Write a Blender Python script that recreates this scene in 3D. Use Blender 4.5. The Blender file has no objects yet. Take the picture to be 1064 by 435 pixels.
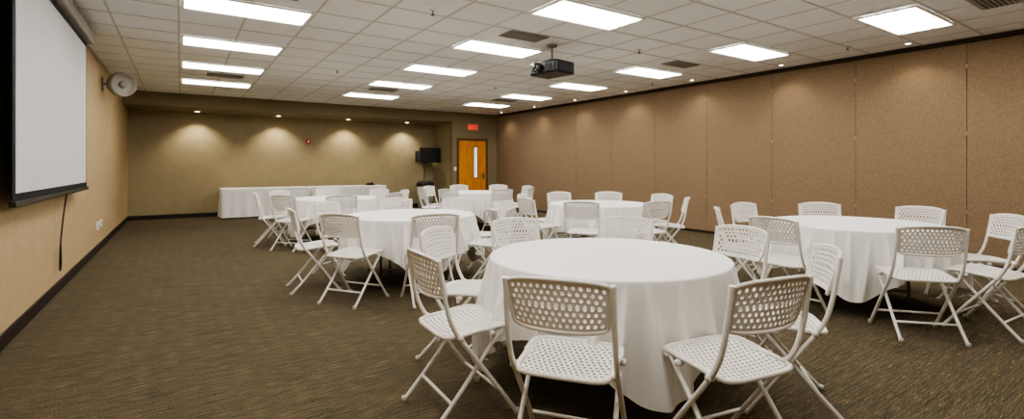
import bpy, bmesh, math, random
from mathutils import Vector, Matrix
random.seed(4)
S = bpy.context.scene
try:
    S.view_settings.view_transform = 'AgX'
    S.view_settings.look = 'AgX - Medium High Contrast'
    S.view_settings.exposure = 0.98
    S.view_settings.gamma = 1.0
except Exception as e:
    print(e)

# ------------------------------------------------------------ materials
def srgb(r, g, b):
    def c(v):
        v /= 255.0
        return v/12.92 if v <= 0.04045 else ((v+0.055)/1.055)**2.4
    return (c(r), c(g), c(b), 1.0)

def mat(name, col, rough=0.6, spec=0.3, metal=0.0, col2=None, scale=50.0, bump=0.0, mscale=None, emit=None, estr=0.0, detail=3.0, ramp=(0.35, 0.65)):
    m = bpy.data.materials.new(name); m.use_nodes = True
    nt = m.node_tree; b = nt.nodes['Principled BSDF']
    b.inputs['Base Color'].default_value = col
    b.inputs['Roughness'].default_value = rough
    b.inputs['Metallic'].default_value = metal
    b.inputs['Specular IOR Level'].default_value = spec
    if emit:
        b.inputs['Emission Color'].default_value = emit
        b.inputs['Emission Strength'].default_value = estr
    if col2 or bump:
        tc = nt.nodes.new('ShaderNodeTexCoord'); mp = nt.nodes.new('ShaderNodeMapping')
        if mscale: mp.inputs['Scale'].default_value = mscale
        nz = nt.nodes.new('ShaderNodeTexNoise'); nz.inputs['Scale'].default_value = scale
        nz.inputs['Detail'].default_value = detail
        nt.links.new(tc.outputs['Object'], mp.inputs['Vector'])
        nt.links.new(mp.outputs['Vector'], nz.inputs['Vector'])
        if col2:
            cr = nt.nodes.new('ShaderNodeValToRGB')
            cr.color_ramp.elements[0].color = col; cr.color_ramp.elements[0].position = ramp[0]
            cr.color_ramp.elements[1].color = col2; cr.color_ramp.elements[1].position = ramp[1]
            nt.links.new(nz.outputs['Fac'], cr.inputs['Fac'])
            nt.links.new(cr.outputs['Color'], b.inputs['Base Color'])
        if bump:
            bp = nt.nodes.new('ShaderNodeBump'); bp.inputs['Strength'].default_value = bump
            bp.inputs['Distance'].default_value = 0.01
            nt.links.new(nz.outputs['Fac'], bp.inputs['Height'])
            nt.links.new(bp.outputs['Normal'], b.inputs['Normal'])
    return m

M = {}
M['wall_l'] = mat('paint_tan', srgb(178,155,118), 0.6, 0.3, col2=srgb(184,161,124), scale=6, bump=0.03)
M['wall_b'] = mat('paint_olive', srgb(154,141,110), 0.7, 0.2, col2=srgb(160,147,116), scale=6, bump=0.03)
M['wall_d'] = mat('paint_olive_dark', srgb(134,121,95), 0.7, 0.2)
M['base'] = mat('rubber_baseboard', srgb(40,32,27), 0.5)
M['panel'] = mat('partition_fabric', srgb(120,101,79), 0.9, 0.1, col2=srgb(150,128,103), scale=95, bump=0.12, detail=4, ramp=(0.36,0.64))
M['track'] = mat('partition_track', srgb(58,48,38), 0.5)
M['seam'] = mat('partition_seam', srgb(80,66,50), 0.8)
M['hinge'] = mat('hinge_metal', srgb(160,146,124), 0.5, metal=0.3)
M['ceil'] = mat('ceiling_tile', srgb(238,239,239), 0.9, 0.1, col2=srgb(245,245,245), scale=90, bump=0.15)
M['tbar'] = mat('ceiling_grid', srgb(205,203,197), 0.6)
M['white'] = mat('white_plastic', srgb(236,234,230), 0.4, 0.4)
M['chair'] = mat('chair_plastic', srgb(226,223,217), 0.42, 0.4, col2=srgb(230,227,221), scale=8)
M['chair_frame'] = mat('chair_frame_paint', srgb(224,221,214), 0.35, 0.45, col2=srgb(229,226,220), scale=8)
M['foot'] = mat('chair_foot', srgb(190,185,178), 0.5)
M['cloth'] = mat('tablecloth_linen', srgb(229,228,224), 0.85, 0.15, col2=srgb(233,232,228), scale=300, bump=0.05)
M['ttop'] = mat('table_top', srgb(205,196,180), 0.5)
M['metal'] = mat('grey_metal', srgb(120,118,114), 0.4, metal=0.6)
M['black'] = mat('black_plastic', srgb(18,18,19), 0.35, 0.5)
M['dgrey'] = mat('dark_grey', srgb(60,60,62), 0.5)
M['lgrey'] = mat('light_grey', srgb(158,154,146), 0.5)
M['screen'] = mat('projection_fabric', srgb(202,202,202), 0.9, 0.1)
M['sborder'] = mat('screen_border', srgb(14,14,16), 0.7)
M['wood'] = mat('door_oak', srgb(196,122,38), 0.4, 0.4, col2=srgb(224,152,60), scale=3, mscale=(10,10,1.0), detail=6)
M['frame'] = mat('door_frame', srgb(92,72,48), 0.5)
M['steel'] = mat('steel', srgb(190,188,184), 0.25, metal=0.9)
M['pane'] = mat('door_glass_glow', srgb(225,230,232), 0.15, emit=srgb(235,240,245), estr=0.35)  # faint emission in the glass stands in for light from the corridor behind
M['red'] = mat('red_plastic', srgb(190,22,18), 0.4, 0.4)
M['exit'] = mat('exit_letters', srgb(220,30,15), 0.4, emit=srgb(255,30,15), estr=0.8)
M['sign'] = mat('exit_sign_body', srgb(205,150,130), 0.5)
M['vent'] = mat('vent_metal', srgb(150,146,138), 0.5)
M['ventd'] = mat('vent_dark', srgb(70,68,64), 0.7)
M['liner'] = mat('bin_liner', srgb(175,172,165), 0.4)
LW = (1.0, 0.965, 0.91, 1)
M['lens'] = mat('troffer_lens', srgb(255,250,240), 0.4, emit=LW, estr=12.6)
M['lens_dim'] = mat('troffer_lens_between_lamps', srgb(255,250,240), 0.4, emit=LW, estr=4.0)
M['can'] = mat('downlight_lamp', srgb(255,240,210), 0.4, emit=(1.0,0.86,0.62,1), estr=6.0)

# carpet
m = bpy.data.materials.new('carpet'); m.use_nodes = True; nt = m.node_tree
b = nt.nodes['Principled BSDF']; b.inputs['Roughness'].default_value = 0.95; b.inputs['Specular IOR Level'].default_value = 0.05
tc = nt.nodes.new('ShaderNodeTexCoord')
def noise(ms, sc, det, rough=0.5):
    mp = nt.nodes.new('ShaderNodeMapping'); mp.inputs['Scale'].default_value = ms
    nz = nt.nodes.new('ShaderNodeTexNoise'); nz.inputs['Scale'].default_value = sc; nz.inputs['Detail'].default_value = det
    nz.inputs['Roughness'].default_value = rough
    nt.links.new(tc.outputs['Object'], mp.inputs['Vector']); nt.links.new(mp.outputs['Vector'], nz.inputs['Vector'])
    return nz
def ramp(src, p0, c0, p1, c1):
    cr = nt.nodes.new('ShaderNodeValToRGB'); e = cr.color_ramp.elements
    e[0].position = p0; e[0].color = c0; e[1].position = p1; e[1].color = c1
    nt.links.new(src, cr.inputs['Fac']); return cr
def mix(f, a, c):
    mx = nt.nodes.new('ShaderNodeMix'); mx.data_type = 'RGBA'
    nt.links.new(f, mx.inputs[0]); nt.links.new(a, mx.inputs[6]); nt.links.new(c, mx.inputs[7]); return mx.outputs[2]
n1 = noise((1.6, 80, 1), 1.5, 3); n2 = noise((5, 120, 1), 1.5, 2); n3 = noise((1, 1, 1), 140, 3)
r1 = ramp(n1.outputs['Fac'], 0.38, srgb(46,41,34), 0.64, srgb(92,82,65))
r2 = ramp(n2.outputs['Fac'], 0.58, (0,0,0,1), 0.66, (1,1,1,1))
gold = nt.nodes.new('ShaderNodeRGB'); gold.outputs[0].default_value = srgb(140,125,88)
c1 = mix(r2.outputs['Color'], r1.outputs['Color'], gold.outputs[0])
r3 = ramp(n3.outputs['Fac'], 0.38, srgb(30,26,22), 0.62, srgb(136,124,100))
mx = nt.nodes.new('ShaderNodeMix'); mx.data_type = 'RGBA'; mx.inputs[0].default_value = 0.38
nt.links.new(c1, mx.inputs[6]); nt.links.new(r3.outputs['Color'], mx.inputs[7])
nt.links.new(mx.outputs[2], b.inputs['Base Color'])
bp = nt.nodes.new('ShaderNodeBump'); bp.inputs['Strength'].default_value = 0.5; bp.inputs['Distance'].default_value = 0.01
nt.links.new(n3.outputs['Fac'], bp.inputs['Height']); nt.links.new(bp.outputs['Normal'], b.inputs['Normal'])
M['carpet'] = m

# ------------------------------------------------------------ mesh helpers
class B:
    """collects geometry with materials into one mesh object"""
    def __init__(s): s.bm = bmesh.new(); s.mats = []
    def mi(s, k):
        if k not in s.mats: s.mats.append(k)
        return s.mats.index(k)
    def box(s, x0, x1, y0, y1, z0, z1, k, bev=0.0):
        t = bmesh.new()
        r = bmesh.ops.create_cube(t, size=1.0)
        for v in t.verts:
            v.co = Vector(((x0+x1)/2+v.co.x*(x1-x0), (y0+y1)/2+v.co.y*(y1-y0), (z0+z1)/2+v.co.z*(z1-z0)))
        if bev: bmesh.ops.bevel(t, geom=t.edges[:], offset=bev, segments=2, affect='EDGES', profile=0.5)
        s.merge(t, k)
    def merge(s, t, k, smooth=False, mtx=None):
        if mtx: bmesh.ops.transform(t, matrix=mtx, verts=t.verts)
        mp = {v: s.bm.verts.new(v.co) for v in t.verts}
        i = s.mi(k)
        for f in t.faces:
            try:
                nf = s.bm.faces.new([mp[v] for v in f.verts]); nf.material_index = i; nf.smooth = smooth
            except ValueError: pass
        t.free()
    def cyl(s, c, r, h, k, axis='z', seg=24, r2=None, smooth=True):
        t = bmesh.new()
        bmesh.ops.create_cone(t, cap_ends=True, segments=seg, radius1=r, radius2=r if r2 is None else r2, depth=h)
        R = Matrix.Identity(4)
        if axis == 'x': R = Matrix.Rotation(math.pi/2, 4, 'Y')
        if axis == 'y': R = Matrix.Rotation(-math.pi/2, 4, 'X')
        s.merge(t, k, smooth, Matrix.Translation(c) @ R)
        return s
    def tube(s, pts, r, k, seg=8, closed=False, smooth_it=2):
        pts = [Vector(p) for p in pts]
        for _ in range(smooth_it):
            q = []
            n = len(pts)
            rng = range(n if closed else n-1)
            if not closed: q.append(pts[0])
            for i in rng:
                a, c = pts[i], pts[(i+1) % n]
                q += [a.lerp(c, .25), a.lerp(c, .75)]
            if not closed: q.append(pts[-1])
            pts = q
        n = len(pts); rings = []
        up = None
        for i, p in enumerate(pts):
            if closed: d = pts[(i+1) % n]-pts[i-1]
            else: d = pts[min(i+1, n-1)]-pts[max(i-1, 0)]
            d.normalize()
            if up is None:
                up = Vector((0,0,1)) if abs(d.z) < .9 else Vector((0,1,0))
            up = (up - d*up.dot(d)).normalized()
            sd = d.cross(up)
            rings.append([s.bm.verts.new(p+up*math.cos(2*math.pi*j/seg)*r+sd*math.sin(2*math.pi*j/seg)*r) for j in range(seg)])
        mi = s.mi(k)
        for i in range(n if closed else n-1):
            a, c = rings[i], rings[(i+1) % n]
            for j in range(seg):
                f = s.bm.faces.new((a[j], a[(j+1) % seg], c[(j+1) % seg], c[j])); f.material_index = mi; f.smooth = True
        if not closed:
            for rr in (rings[0], rings[-1]):
                f = s.bm.faces.new(rr); f.material_index = mi
    def obj(s, name, loc=(0,0,0), rot=0.0, mesh_only=False):
        me = bpy.data.meshes.new(name)
        bmesh.ops.recalc_face_normals(s.bm, faces=s.bm.faces[:])
        s.bm.to_mesh(me); s.bm.free()
        for k in s.mats: me.materials.append(M[k])
        if mesh_only: return me
        return put(me, name, loc, rot)
def put(me, name, loc=(0,0,0), rot=0.0):
    o = bpy.data.objects.new(name, me); S.collection.objects.link(o)
    o.location = loc; o.rotation_euler = (0, 0, rot); return o
def boxobj(name, *a, k, bev=0.0):
    q = B(); q.box(*a, k, bev); return q.obj(name)

# ------------------------------------------------------------ room shell
XL, XR, YN, YS, YB, H, XA, HS = -1.09, 8.75, -2.6, 14.0, 15.4, 3.05, 7.1, 2.74
boxobj('floor', XL-.15, XR+.15, YN-.15, YB+.15, -.12, 0, k='carpet')
boxobj('ceiling', XL-.15, XR+.15, YN-.15, YB+.15, H, H+.12, k='ceil')
boxobj('wall_left', XL-.12, XL, YN, YB, 0, H, k='wall_l')
boxobj('wall_far', XL-.12, XA+.12, YB, YB+.12, 0, H, k='wall_b')
boxobj('wall_alcove_side', XA, XA+.12, YS+.12, YB, 0, H, k='wall_b')
q = B(); q.box(XA, 7.33, YS, YS+.12, 0, H, 'wall_d'); q.box(8.33, XR+.12, YS, YS+.12, 0, H, 'wall_d'); q.box(7.33, 8.33, YS, YS+.12, 2.17, H, 'wall_d')
q.obj('wall_back')
boxobj('wall_near', XL-.12, XR+.12, YN-.12, YN, 0, H, k='wall_l')
boxobj('soffit', XL, XA, YS, YB, HS, H, k='wall_d')
boxobj('baseboard_left', XL, XL+.015, YN, YB, 0, .11, k='base')
boxobj('baseboard_far', XL+.015, XA, YB-.015, YB, 0, .11, k='base')
q = B(); q.box(XA, 7.24, YS-.015, YS, 0, .11, 'base'); q.box(8.42, XR, YS-.015, YS, 0, .11, 'base'); q.obj('baseboard_back')
# folding partition wall (right)
q = B(); q.box(XR+.02, XR+.12, YN, YS, 0, H, 'seam')
ys = [2.117+1.315*i for i in range(-4, 11)]
ys = [y for y in ys if YN < y < YS]
edges = [YN]+ys+[YS]
for a, c in zip(edges[:-1], edges[1:]):
    q.box(XR, XR+.03, a+.0025, c-.0025, .03, H-.07, 'panel', .0025)
q.box(XR-.02, XR+.03, YN, YS, H-.05, H, 'track')
q.box(XR-.004, XR+.02, YN, YS, 0, .05, 'base')
for y in ys[::1]:
    for z in (.7, 1.75, 2.65):
        q.box(XR-.005, XR+.002, y-.008, y+.008, z, z+.05, 'hinge')
q.obj('wall_right')

# ceiling grid
T = .64; X0 = 0.0-.02; Y0 = 4.5-.64*20
q = B()
x = X0-2*T+.0
while x < XR:
    if x > XL: q.box(x-.012, x+.012, YN, YS, H-.004, H+.001, 'tbar')
    x += T
y = Y0
while y < YS:
    if y > YN: q.box(XL, XR, y-.012, y+.012, H-.005, H+.001, 'tbar')
    y += T
q.box(XL, XL+.02, YN, YS, H-.02, H, 'tbar')
q.obj('trim_ceiling_grid')

# fluorescent troffers
q = B()
W, D = 2*T, T
q.box(.02, W-.02, .02, .05, -.016, .0, 'white'); q.box(.02, W-.02, D-.05, D-.02, -.016, 0, 'white')
q.box(.02, .05, .05, D-.05, -.016, 0, 'white'); q.box(W-.05, W-.02, .05, D-.05, -.016, 0, 'white')
yy = .05
for k, wd in (('lens_dim',.05),('lens',.11),('lens_dim',.055),('lens',.11),('lens_dim',.055),('lens',.11),('lens_dim',.05)):
    q.box(.05, W-.05, yy, yy+wd, -.010, -.001, k); yy += wd
q.box(W/2-.004, W/2+.004, .05, D-.05, -.012, -.009, 'white')
tro = q.obj('t', mesh_only=True)
for r, xx in enumerate((X0, X0+5*T+.02, X0+10*T+.08)):
    for k in range(-2, 5):
        yf = 4.5+1.92*k
        if yf > 12.5: continue
        put(tro, 'ceiling_troffer_light', (xx, yf-T, H-.006))

# vents
q = B()
q.box(-.3, .3, -.16, .16, -.012, 0, 'vent')
q.box(-.27, .27, -.13, .13, -.014, -.011, 'ventd')
for i in range(7):
    yy = -.115+i*.038
    q.box(-.27, .27, yy-.010, yy+.010, -.022, -.013, 'vent')
vm = q.obj('v', mesh_only=True)
for xx in (.7, 3.75, 6.95):
    for yy in (1.62, 5.46, 10.9):
        if (xx, yy) == (3.75, 1.62): continue
        put(vm, 'ceiling_air_vent', (xx, yy-.15, H-.006))
q = B(); q.cyl((0,0,-.006), .035, .012, 'white'); q.cyl((0,0,-.03), .01, .05, 'steel'); q.cyl((0,0,-.055), .022, .005, 'steel')
sm = q.obj('s', mesh_only=True)
for xx, yy in ((2.3,5.0),(5.6,5.0),(2.3,9.0),(5.6,9.0),(7.9,3.2),(8.0,6.8)):
    put(sm, 'fire_sprinkler', (xx, yy, H-.001))

# downlights
def can(rr):
    q = B(); q.cyl((0,0,-.004), rr, .008, 'white'); q.cyl((0,0,-.008), rr*.66, .006, 'can')
    return q.obj('d', mesh_only=True)
dm = can(.08); dms = can(.045)
def spot(x, y, z, e, tgt, size=1.9, me=dm):
    put(me, 'recessed_downlight', (x, y, z-.002))
    L = bpy.data.lights.new('downlight_beam', 'SPOT'); L.energy = e; L.color = (1, .89, .70)
    L.spot_size = size; L.spot_blend = .7; L.shadow_soft_size = .04
    o = bpy.data.objects.new('downlight_beam', L); S.collection.objects.link(o)
    o.location = (x, y, z-.03)
    o.rotation_euler = (Vector(tgt)-o.location).to_track_quat('-Z', 'Y').to_euler()
for xx in (.35, 2.25, 4.15, 6.0):
    spot(xx, YB-.42, HS, 46, (xx, YB-.1, 0))
for i in range(8):
    yy = .9+1.75*i
    spot(XR-.35, yy, H-.004, 9, (XR-.05, yy, 0.3), me=dms)

# ------------------------------------------------------------ projection screen
q = B()
ys0, ys1, xs = 4.78, 8.02, -.97
q.box(xs-.006, xs, ys0, ys1, 1.08, 2.86, 'sborder')
q.box(xs-.004, xs+.003, ys0+.07, ys1-.07, 1.14, 2.80, 'screen')
q.box(xs-.02, xs+.02, ys0-.02, ys1+.02, 1.045, 1.085, 'black', .008)
q.box(XL+.01, XL+.19, ys0-.1, ys1+.1, 2.86, 3.0, 'lgrey', .02)
q.box(XL, XL+.06, ys0+.2, ys0+.26, 2.9, 3.03, 'lgrey'); q.box(XL, XL+.06, ys1-.26, ys1-.2, 2.9, 3.03, 'lgrey')
q.obj('projection_screen')
q = B()
q.tube([(-1.0,6.95,1.05),(-1.03,6.96,.8),(-1.05,6.94,.5),(-1.05,6.90,.3),(-1.05,6.95,.22),(-1.05,7.0,.3),(-1.05,6.97,.5)], .007, 'black', 6)
q.obj('screen_pull_cord')
# round wall speaker
q = B()
sx, sy, sz = -.84, 10.6, 2.71
t = bmesh.new(); prof = [(0,-.15),(.12,-.15),(.16,-.12),(.2,-.02),(.205,.06),(.195,.09),(.18,.09),(.16,.05),(.10,.035),(0,.03)]
rings = []
for (r, h) in prof:
    rings.append([t.verts.new((max(r,.001)*math.cos(a*math.tau/36), max(r,.001)*math.sin(a*math.tau/36), h)) for a in range(36)])
for i in range(len(prof)-1):
    for j in range(36): t.faces.new((rings[i][j], rings[i][(j+1)%36], rings[i+1][(j+1)%36], rings[i+1][j]))
dirv = Vector((.55, -.83, -.08)).normalized()
Rm = Matrix.Translation((sx, sy, sz)) @ dirv.to_track_quat('Z', 'Y').to_matrix().to_4x4()
q.merge(t, 'lgrey', True, Rm)
t = bmesh.new(); bmesh.ops.create_cone(t, cap_ends=True, segments=24, radius1=.06, radius2=.03, depth=.04); q.merge(t, 'vent', True, Rm @ Matrix.Translation((0,0,.06)))
q.box(XL, XL+.02, sy-.02, sy+.12, sz-.1, sz+.1, 'lgrey'); q.tube([(XL+.01, sy+.05, sz),(sx-.05, sy+.08, sz)], .02, 'lgrey', 8)
q.obj('wall_speaker')
# outlets / switch
q = B(); q.box(XL, XL+.03, 10.3, 10.42, .36, .47, 'white', .005); q.box(XL+.03, XL+.034, 10.33, 10.39, .39, .44, 'lgrey'); q.obj('wall_outlet')
q = B(); q.box(XL, XL+.03, 9.95, 10.07, .34, .47, 'white', .005); q.box(XL+.03, XL+.034, 9.98, 10.04, .38, .43, 'lgrey'); q.obj('wall_outlet')
# fire alarm
q = B(); q.box(3.04, 3.16, YB-.06, YB, 2.0, 2.13, 'red', .008); q.box(3.075, 3.125, YB-.075, YB-.055, 2.03, 2.1, 'white', .004); q.obj('fire_alarm')

# door
q = B()
dx0, dx1, dz = 7.33, 8.33, 2.17
q.box(dx0-.07, dx0+.01, YS-.03, YS-.001, .002, dz+.07, 'frame', .005); q.box(dx1-.01, dx1+.07, YS-.03, YS-.001, .002, dz+.07, 'frame', .005)
q.box(dx0+.01, dx1-.01, YS-.03, YS-.001, dz-.01, dz+.07, 'frame', .005)
q.box(dx0+.006, dx1-.006, YS-.015, YS+.035, .006, dz-.006, 'wood')
q.box(7.86, 8.02, YS-.021, YS-.014, .95, 1.98, 'frame'); q.box(7.885, 7.995, YS-.024, YS-.02, .98, 1.95, 'pane')
q.box(8.2, 8.27, YS-.024, YS-.014, .92, 1.12, 'steel'); q.tube([(8.235,YS-.025,1.03),(8.235,YS-.07,1.03),(8.12,YS-.07,1.03)], .01, 'steel', 8)
q.obj('door_1')
q = B(); q.box(7.63, 8.02, YS-.06, YS, 2.5, 2.7, 'sign', .008)
def letter(segs, ox):
    for (x0,x1,z0,z1) in segs: q.box(ox+x0, ox+x1, YS-.066, YS-.058, 2.54+z0, 2.54+z1, 'exit')
letter([(0,.018,0,.12),(0,.06,0,.02),(0,.05,.05,.07),(0,.06,.10,.12)], 7.68)
for s_ in (-1, 1):
    t = bmesh.new(); bmesh.ops.create_cube(t, size=1); 
    q.merge(t, 'exit', False, Matrix.Translation((7.79, YS-.062, 2.60)) @ Matrix.Rotation(s_*.5, 4, 'Y') @ Matrix.Diagonal((.018,.008,.135,1)))
letter([(0,.018,0,.12)], 7.85); letter([(.025,.045,0,.12),(0,.068,.10,.12)], 7.90)
q.obj('exit_sign')
q = B(); q.box(7.17, 7.25, YS-.012, YS, 1.2, 1.32, 'white', .003); q.box(7.2, 7.215, YS-.02, YS-.012, 1.24, 1.28, 'white'); q.obj('light_switch')

# television on bracket
q = B()
q.box(6.34, 7.04, 14.72, 14.8, 1.46, 1.94, 'black', .012); q.box(6.40, 6.98, 14.8, 15.0, 1.52, 1.86, 'dgrey', .03)
q.box(6.37, 7.01, 14.715, 14.722, 1.50, 1.91, 'black')
q.box(6.55, 6.77, 15.0, 15.39, 1.6, 1.75, 'dgrey', .01); q.box(6.45, 6.87, YB-.03, YB, 1.5, 1.85, 'dgrey')
q.tube([(6.75,15.37,1.5),(6.78,15.37,1.2),(6.74,15.37,.9),(6.76,15.37,.5)], .01, 'black', 6)
q.obj('wall_television')
# bin
q = B()
t = bmesh.new(); bmesh.ops.create_cone(t, cap_ends=True, segments=32, radius1=.22, radius2=.27, depth=.72); q.merge(t, 'liner', True, Matrix.Translation((0,0,.36)))
t = bmesh.new(); bmesh.ops.create_cone(t, cap_ends=True, segments=32, radius1=.285, radius2=.285, depth=.09); q.merge(t, 'black', True, Matrix.Translation((0,0,.76)))
t = bmesh.new(); bmesh.ops.create_cone(t, cap_ends=True, segments=32, radius1=.27, radius2=.18, depth=.07); q.merge(t, 'dgrey', True, Matrix.Translation((0,0,.84)))
q.obj('trash_can', (6.5, 14.7, 0))

# projector
q = B()
q.box(-.2, .2, -.26, .26, -.1, .08, 'black', .03)
q.cyl((-.22,.08,0), .065, .08, 'dgrey', 'x'); q.cyl((-.262,.08,0), .05, .01, 'steel', 'x'); q.cyl((-.266,.08,0), .042, .01, 'black', 'x')
for i in range(7): q.box(-.14+i*.035, -.125+i*.035, -.268, -.255, -.06, .04, 'dgrey')
for i in range(6): q.box(-.205, -.198, -.2+i*.025, -.19+i*.025, -.06, .04, 'dgrey')
q.box(-.12, .12, -.12, .12, .08, .11, 'dgrey', .01); q.cyl((0,0,.2), .02, .2, 'lgrey')
q.cyl((0,0,.318), .07, .03, 'lgrey')
q.obj('ceiling_projector', (4.36, 5.5, 2.715), math.radians(8))

# ------------------------------------------------------------ folding chair
def perforated(q, nx, ny, fu, fv, mapf, thick, k):
    """staggered grid of round-cornered holes; mapf maps (u,v) in [-1,1]"""
    t = bmesh.new(); cache = {}
    cw, ch = 2/nx, 2/ny
    def V(u, v):
        key = (round(u, 5), round(v, 5))
        if key not in cache: cache[key] = t.verts.new(mapf(u, v))
        return cache[key]
    for j in range(ny):
        v0 = -1+j*ch; vm = v0+ch/2; v1 = v0+ch
        off = cw/2 if j % 2 else 0
        n = nx-1 if j % 2 else nx
        for i in range(n):
            u0 = -1+off+i*cw; um = u0+cw/2; u1 = u0+cw
            P = [V(u1,vm),V(u1,v1),V(um,v1),V(u0,v1),V(u0,vm),V(u0,v0),V(um,v0),V(u1,v0)]
            Q = [t.verts.new(mapf(um+math.cos(a*math.pi/4)*cw*fu*.5, vm+math.sin(a*math.pi/4)*ch*fv*.5)) for a in range(8)]
            for a in range(8):
                t.faces.new((P[a], P[(a+1)%8], Q[(a+1)%8], Q[a]))
        if j % 2:
            for (ua, ub) in ((-1, -1+cw/2), (1-cw/2, 1)):
                t.faces.new((V(ua,v0), V(ub,v0), V(ub,vm), V(ub,v1), V(ua,v1), V(ua,vm)))
    bmesh.ops.recalc_face_normals(t, faces=t.faces[:])
    bmesh.ops.solidify(t, geom=t.faces[:], thickness=thick)
    q.merge(t, k)
def build_chair():
    q = B()
    def seat(u, v):
        x = .208*u*(1-.10*abs(v)**5)*(1.04 if v > 0 else 1)
        y = .002+.203*v*(1-.10*abs(u)**5)
        z = .474-.014*(1-u*u)*(1-v*v)+.016*v-.02*max(0, v-.6)**1.5*3
        return Vector((x, y, z))
    def back(u, v):
        w = .214*(1+.045*v)*(1-.05*abs(v)**6)
        x = w*u
        z = .762+.106*v*(1-.10*abs(u)**5)+(.012*(1-u*u) if v > 0 else -.0)
        y = -.213-.045*(1-u*u)-.026*v
        return Vector((x, y, z))
    perforated(q, 15, 14, .60, .66, lambda u, v: seat(u*.93, v*.92), .006, 'chair')
    perforated(q, 14, 7, .56, .70, lambda u, v: back(u*.94, v*.84), .006, 'chair')
    def rim(fn, iu, iv, r, n=40):
        def sq(s, a, c):
            s = s*4; i = int(s); f = s-i
            return [(-a+2*a*f, -c), (a, -c+2*c*f), (a-2*a*f, c), (-a, c-2*c*f)][i]
        inner = [fn(*sq(i/n, iu, iv)) for i in range(n)]
        outer = [fn(*sq(i/n, 1, 1)) for i in range(n)]
        t = bmesh.new()
        vi = [t.verts.new(p) for p in inner]; vo = [t.verts.new(p) for p in outer]
        for i in range(n): t.faces.new((vi[i], vi[(i+1)%n], vo[(i+1)%n], vo[i]))
        bmesh.ops.recalc_face_normals(t, faces=t.faces[:])
        bmesh.ops.solidify(t, geom=t.faces[:], thickness=.007)
        q.merge(t, 'chair')
        q.tube(outer, r, 'chair', 8, closed=True, smooth_it=1)
    rim(seat, .93, .92, .011)
    rim(back, .94, .84, .009)
    for s in (-1, 1):
        xo = s*.228
        q.tube([(s*.226,-.240,.865),(s*.225,-.226,.775),(s*.228,-.2,.62),(xo,-.165,.51),(xo,-.08,.395),(xo,.07,.20),(s*.232,.205,.012)], .0125, 'chair_frame', 8)
        q.tube([(s*.208,.13,.467),(s*.208,.02,.34),(s*.210,-.12,.17),(s*.213,-.265,.012)], .0115, 'chair_frame', 8)
        q.tube([(s*.2,-.15,.460),(s*.2,.18,.478)], .012, 'chair_frame', 6, smooth_it=0)
        q.cyl((s*.222,.06,.455), .016, .03, 'chair_frame', 'x', 12)
        q.cyl((s*.226,-.125,.460), .016, .03, 'chair_frame', 'x', 12)
        q.cyl((s*.232,.208,.014), .017, .028, 'foot', 'z', 12); q.cyl((s*.213,-.268,.014), .016, .028, 'foot', 'z', 12)
    q.tube([(-.229,.12,.135),(.229,.12,.135)], .009, 'chair_frame', 8, smooth_it=0)
    q.tube([(-.21,-.16,.125),(.21,-.16,.125)], .009, 'chair_frame', 8, smooth_it=0)
    return q.obj('folding_chair', mesh_only=True)
chair = build_chair()

# ------------------------------------------------------------ round tables
TR = .745
def build_cloth(seed, corner):
    rnd = random.Random(seed)
    q = B(); N = 432; ph = [rnd.uniform(0, 6.28) for _ in range(8)]
    rows = []
    def drop(a):
        c, s_ = abs(math.cos(a)), abs(math.sin(a))
        half = 1.10
        rr = half/((c**9+s_**9)**(1/9))
        d = rr-TR
        return d if d < .5 else .5+.17*math.tanh((d-.5)/.2)
    folds = []
    a = rnd.uniform(0, .2)
    while a < math.tau-.1:
        folds.append((a, rnd.uniform(.028, .055), rnd.uniform(.5, 1.15), rnd.uniform(-.12, .12)))
        a += rnd.uniform(.12, .26)
    def foldv(a, s_):
        v = 0
        for (c, w_, dp, sl) in folds:
            d = (a-c-sl*s_+math.pi) % math.tau-math.pi
            if abs(d) < .4:
                ww = w_*(.40+.80*s_)
                v += dp*math.exp(-abs(d/ww)**1.5)
        return min(v, 1.3)
    R0 = TR+.004
    for r in (.2, .4, .6, .72): rows.append([(r*math.cos(i*math.tau/N), r*math.sin(i*math.tau/N), .768) for i in range(N)])
    for e in range(1, 5):
        th = e/4*math.pi/2
        rows.append([((R0-.012+.012*math.sin(th))*math.cos(i*math.tau/N), (R0-.012+.012*math.sin(th))*math.sin(i*math.tau/N), .756+.012*math.cos(th)) for i in range(N)])
    K = 24
    for k in range(1, K+1):
        s_ = k/K; row = []
        for i in range(N):
            a = i*math.tau/N; al = a-corner+math.pi/4
            d = drop(al)
            cn = abs(math.sin(2*al))**2.5
            f = foldv(a, s_)
            h = s_*d
            g = min(h/.28, 1.5)
            r = R0+.002+h*.015*cn + g**.8*(.058+.012*cn)*f
            z = .756-s_*(d-.012)+.018*f*s_
            row.append((r*math.cos(a), r*math.sin(a), z))
        rows.append(row)
    V = [[q.bm.verts.new(p) for p in row] for row in rows]
    c = q.bm.verts.new((0, 0, .768)); mi = q.mi('cloth')
    for i in range(N):
        f = q.bm.faces.new((c, V[0][i], V[0][(i+1)%N])); f.smooth = True
        for k in range(len(V)-1):
            f = q.bm.faces.new((V[k][i], V[k+1][i], V[k+1][(i+1)%N], V[k][(i+1)%N])); f.smooth = True
    return q.obj('tablecloth', mesh_only=True)
q = B()
q.cyl((0,0,.745), TR-.004, .03, 'ttop', seg=64, smooth=False)
for s in (-1, 1):
    for t_ in (-1, 1):
        q.tube([(s*.42,t_*.28,.73),(s*.42,t_*.3,.012)], .015, 'metal', 8, smooth_it=0)
        q.cyl((s*.42,t_*.3,.01), .02, .02, 'black', 'z', 12)
    q.tube([(s*.42,-.29,.2),(s*.42,.29,.2)], .012, 'metal', 8, smooth_it=0)
    q.tube([(s*.42,0,.2),(s*.1,0,.72)], .008, 'metal', 8, smooth_it=0)
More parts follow.
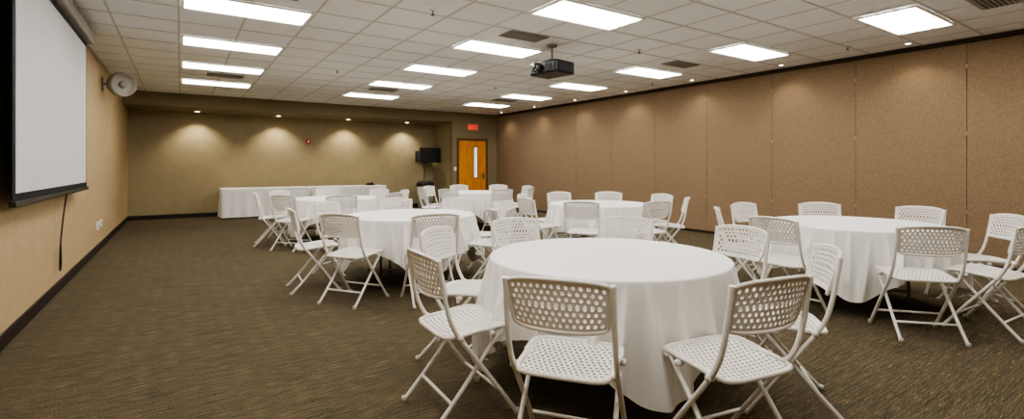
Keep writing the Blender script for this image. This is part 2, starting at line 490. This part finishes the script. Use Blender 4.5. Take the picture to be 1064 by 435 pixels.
tmesh = q.obj('tt', mesh_only=True)
clothes = [build_cloth(3, math.radians(-116)), build_cloth(8, math.radians(-158)), build_cloth(15, math.radians(-100))]
tables = [(2.27,2.30,0),(5.61,2.22,1),(2.27,5.54,2),(5.33,5.58,0),(2.30,9.2,1),(5.5,9.6,2)]
# per-chair (angle offset deg, distance from table centre, twist deg)
over = {(0,0):(0,1.0,0),(0,1):(-3.5,1.0,2),(0,2):(-1,.98,4),(0,3):(0,.98,0),(0,6):(0,.99,0),(0,7):(0,.97,6),
        (1,0):(9,1.02,-4),(1,1):(2,1.02,3),(2,0):(-2,.99,0),(2,1):(-3,.99,2)}
for ti, (tx, ty, ci) in enumerate(tables):
    put(tmesh, 'round_banquet_table', (tx, ty, 0), .3+ti*.4)
    put(clothes[ci], 'tablecloth', (tx, ty, 0), 0)
    rnd = random.Random(50+ti)
    for k in range(8):
        ao, d, tw = rnd.uniform(-2.5, 2.5), 1.01+rnd.uniform(-.02, .05), rnd.uniform(-6, 6)
        if (ti, k) in over: ao, d, tw = over[(ti, k)]
        a = math.radians(-143.8+45*k+ao)
        put(chair, 'folding_chair', (tx+d*math.cos(a), ty+d*math.sin(a), 0), a+math.pi/2+math.radians(tw))

# ------------------------------------------------------------ buffet tables
def build_buffet(L, Wd, seed):
    q = B()
    hx, hy = L/2, Wd/2
    def P(s):
        tot = 2*(L+Wd); d = s*tot
        for (ln, p0, dr, nr) in ((L, (-hx,-hy), (1,0), (0,-1)), (Wd, (hx,-hy), (0,1), (1,0)), (L, (hx,hy), (-1,0), (0,1)), (Wd, (-hx,hy), (0,-1), (-1,0))):
            if d <= ln+1e-9: return Vector((p0[0]+dr[0]*d, p0[1]+dr[1]*d, 0)), Vector((nr[0], nr[1], 0)), min(d, ln-d)
            d -= ln
        return Vector((-hx,-hy,0)), Vector((-1,0,0)), 0
    N = 240; rows = []
    for k in range(14):
        s_ = k/13; row = []
        for i in range(N):
            p, nr, e = P(i/N)
            w = min(1, e/.08)
            f = .016*math.sin(i*.55+seed)+.014*math.sin(i*.23+seed*2)
            row.append(p+nr*(s_*(.03+f)*w)+Vector((0,0,.768-s_*.735)))
        rows.append([q.bm.verts.new(v) for v in row])
    q.mi('cloth'); q.bm.faces.new(rows[0])
    for k in range(13):
        for i in range(N):
            f = q.bm.faces.new((rows[k][i], rows[k+1][i], rows[k+1][(i+1)%N], rows[k][(i+1)%N])); f.smooth = True
    q.box(-hx+.02, hx-.02, -hy+.02, hy-.02, .73, .76, 'ttop')
    for sx_ in (-1,1):
        for sy_ in (-1,1): q.tube([(sx_*(hx-.2), sy_*(hy-.1), .74), (sx_*(hx-.2), sy_*(hy-.1), 0)], .015, 'metal', 8, smooth_it=0)
    return q
build_buffet(2.1, .72, 1).obj('buffet_table', (1.9, 14.78, 0))
build_buffet(2.1, .72, 2).obj('buffet_table', (4.08, 14.80, 0))
q = B(); q.box(-.14,.14,-.1,.1,0,.012,'dgrey',.004); q.box(-.1,.1,-.06,.06,.012,.07,'black',.015); q.cyl((.05,0,.08),.02,.03,'dgrey')
q.obj('conference_phone', (4.75, 14.8, .77))

# ------------------------------------------------------------ world & camera
w = bpy.data.worlds.new('World'); S.world = w; w.use_nodes = True
w.node_tree.nodes['Background'].inputs[0].default_value = (1, .95, .88, 1)
w.node_tree.nodes['Background'].inputs[1].default_value = .3
cam = bpy.data.cameras.new('camera'); co = bpy.data.objects.new('camera', cam); S.collection.objects.link(co)
cam.sensor_width = 36; cam.lens = 514/1064*36; cam.shift_y = -44.5/1064; cam.clip_start = .05
co.location = (0, 0, 1.33); co.rotation_euler = (math.pi/2, 0, -math.radians(33.8))
S.camera = co
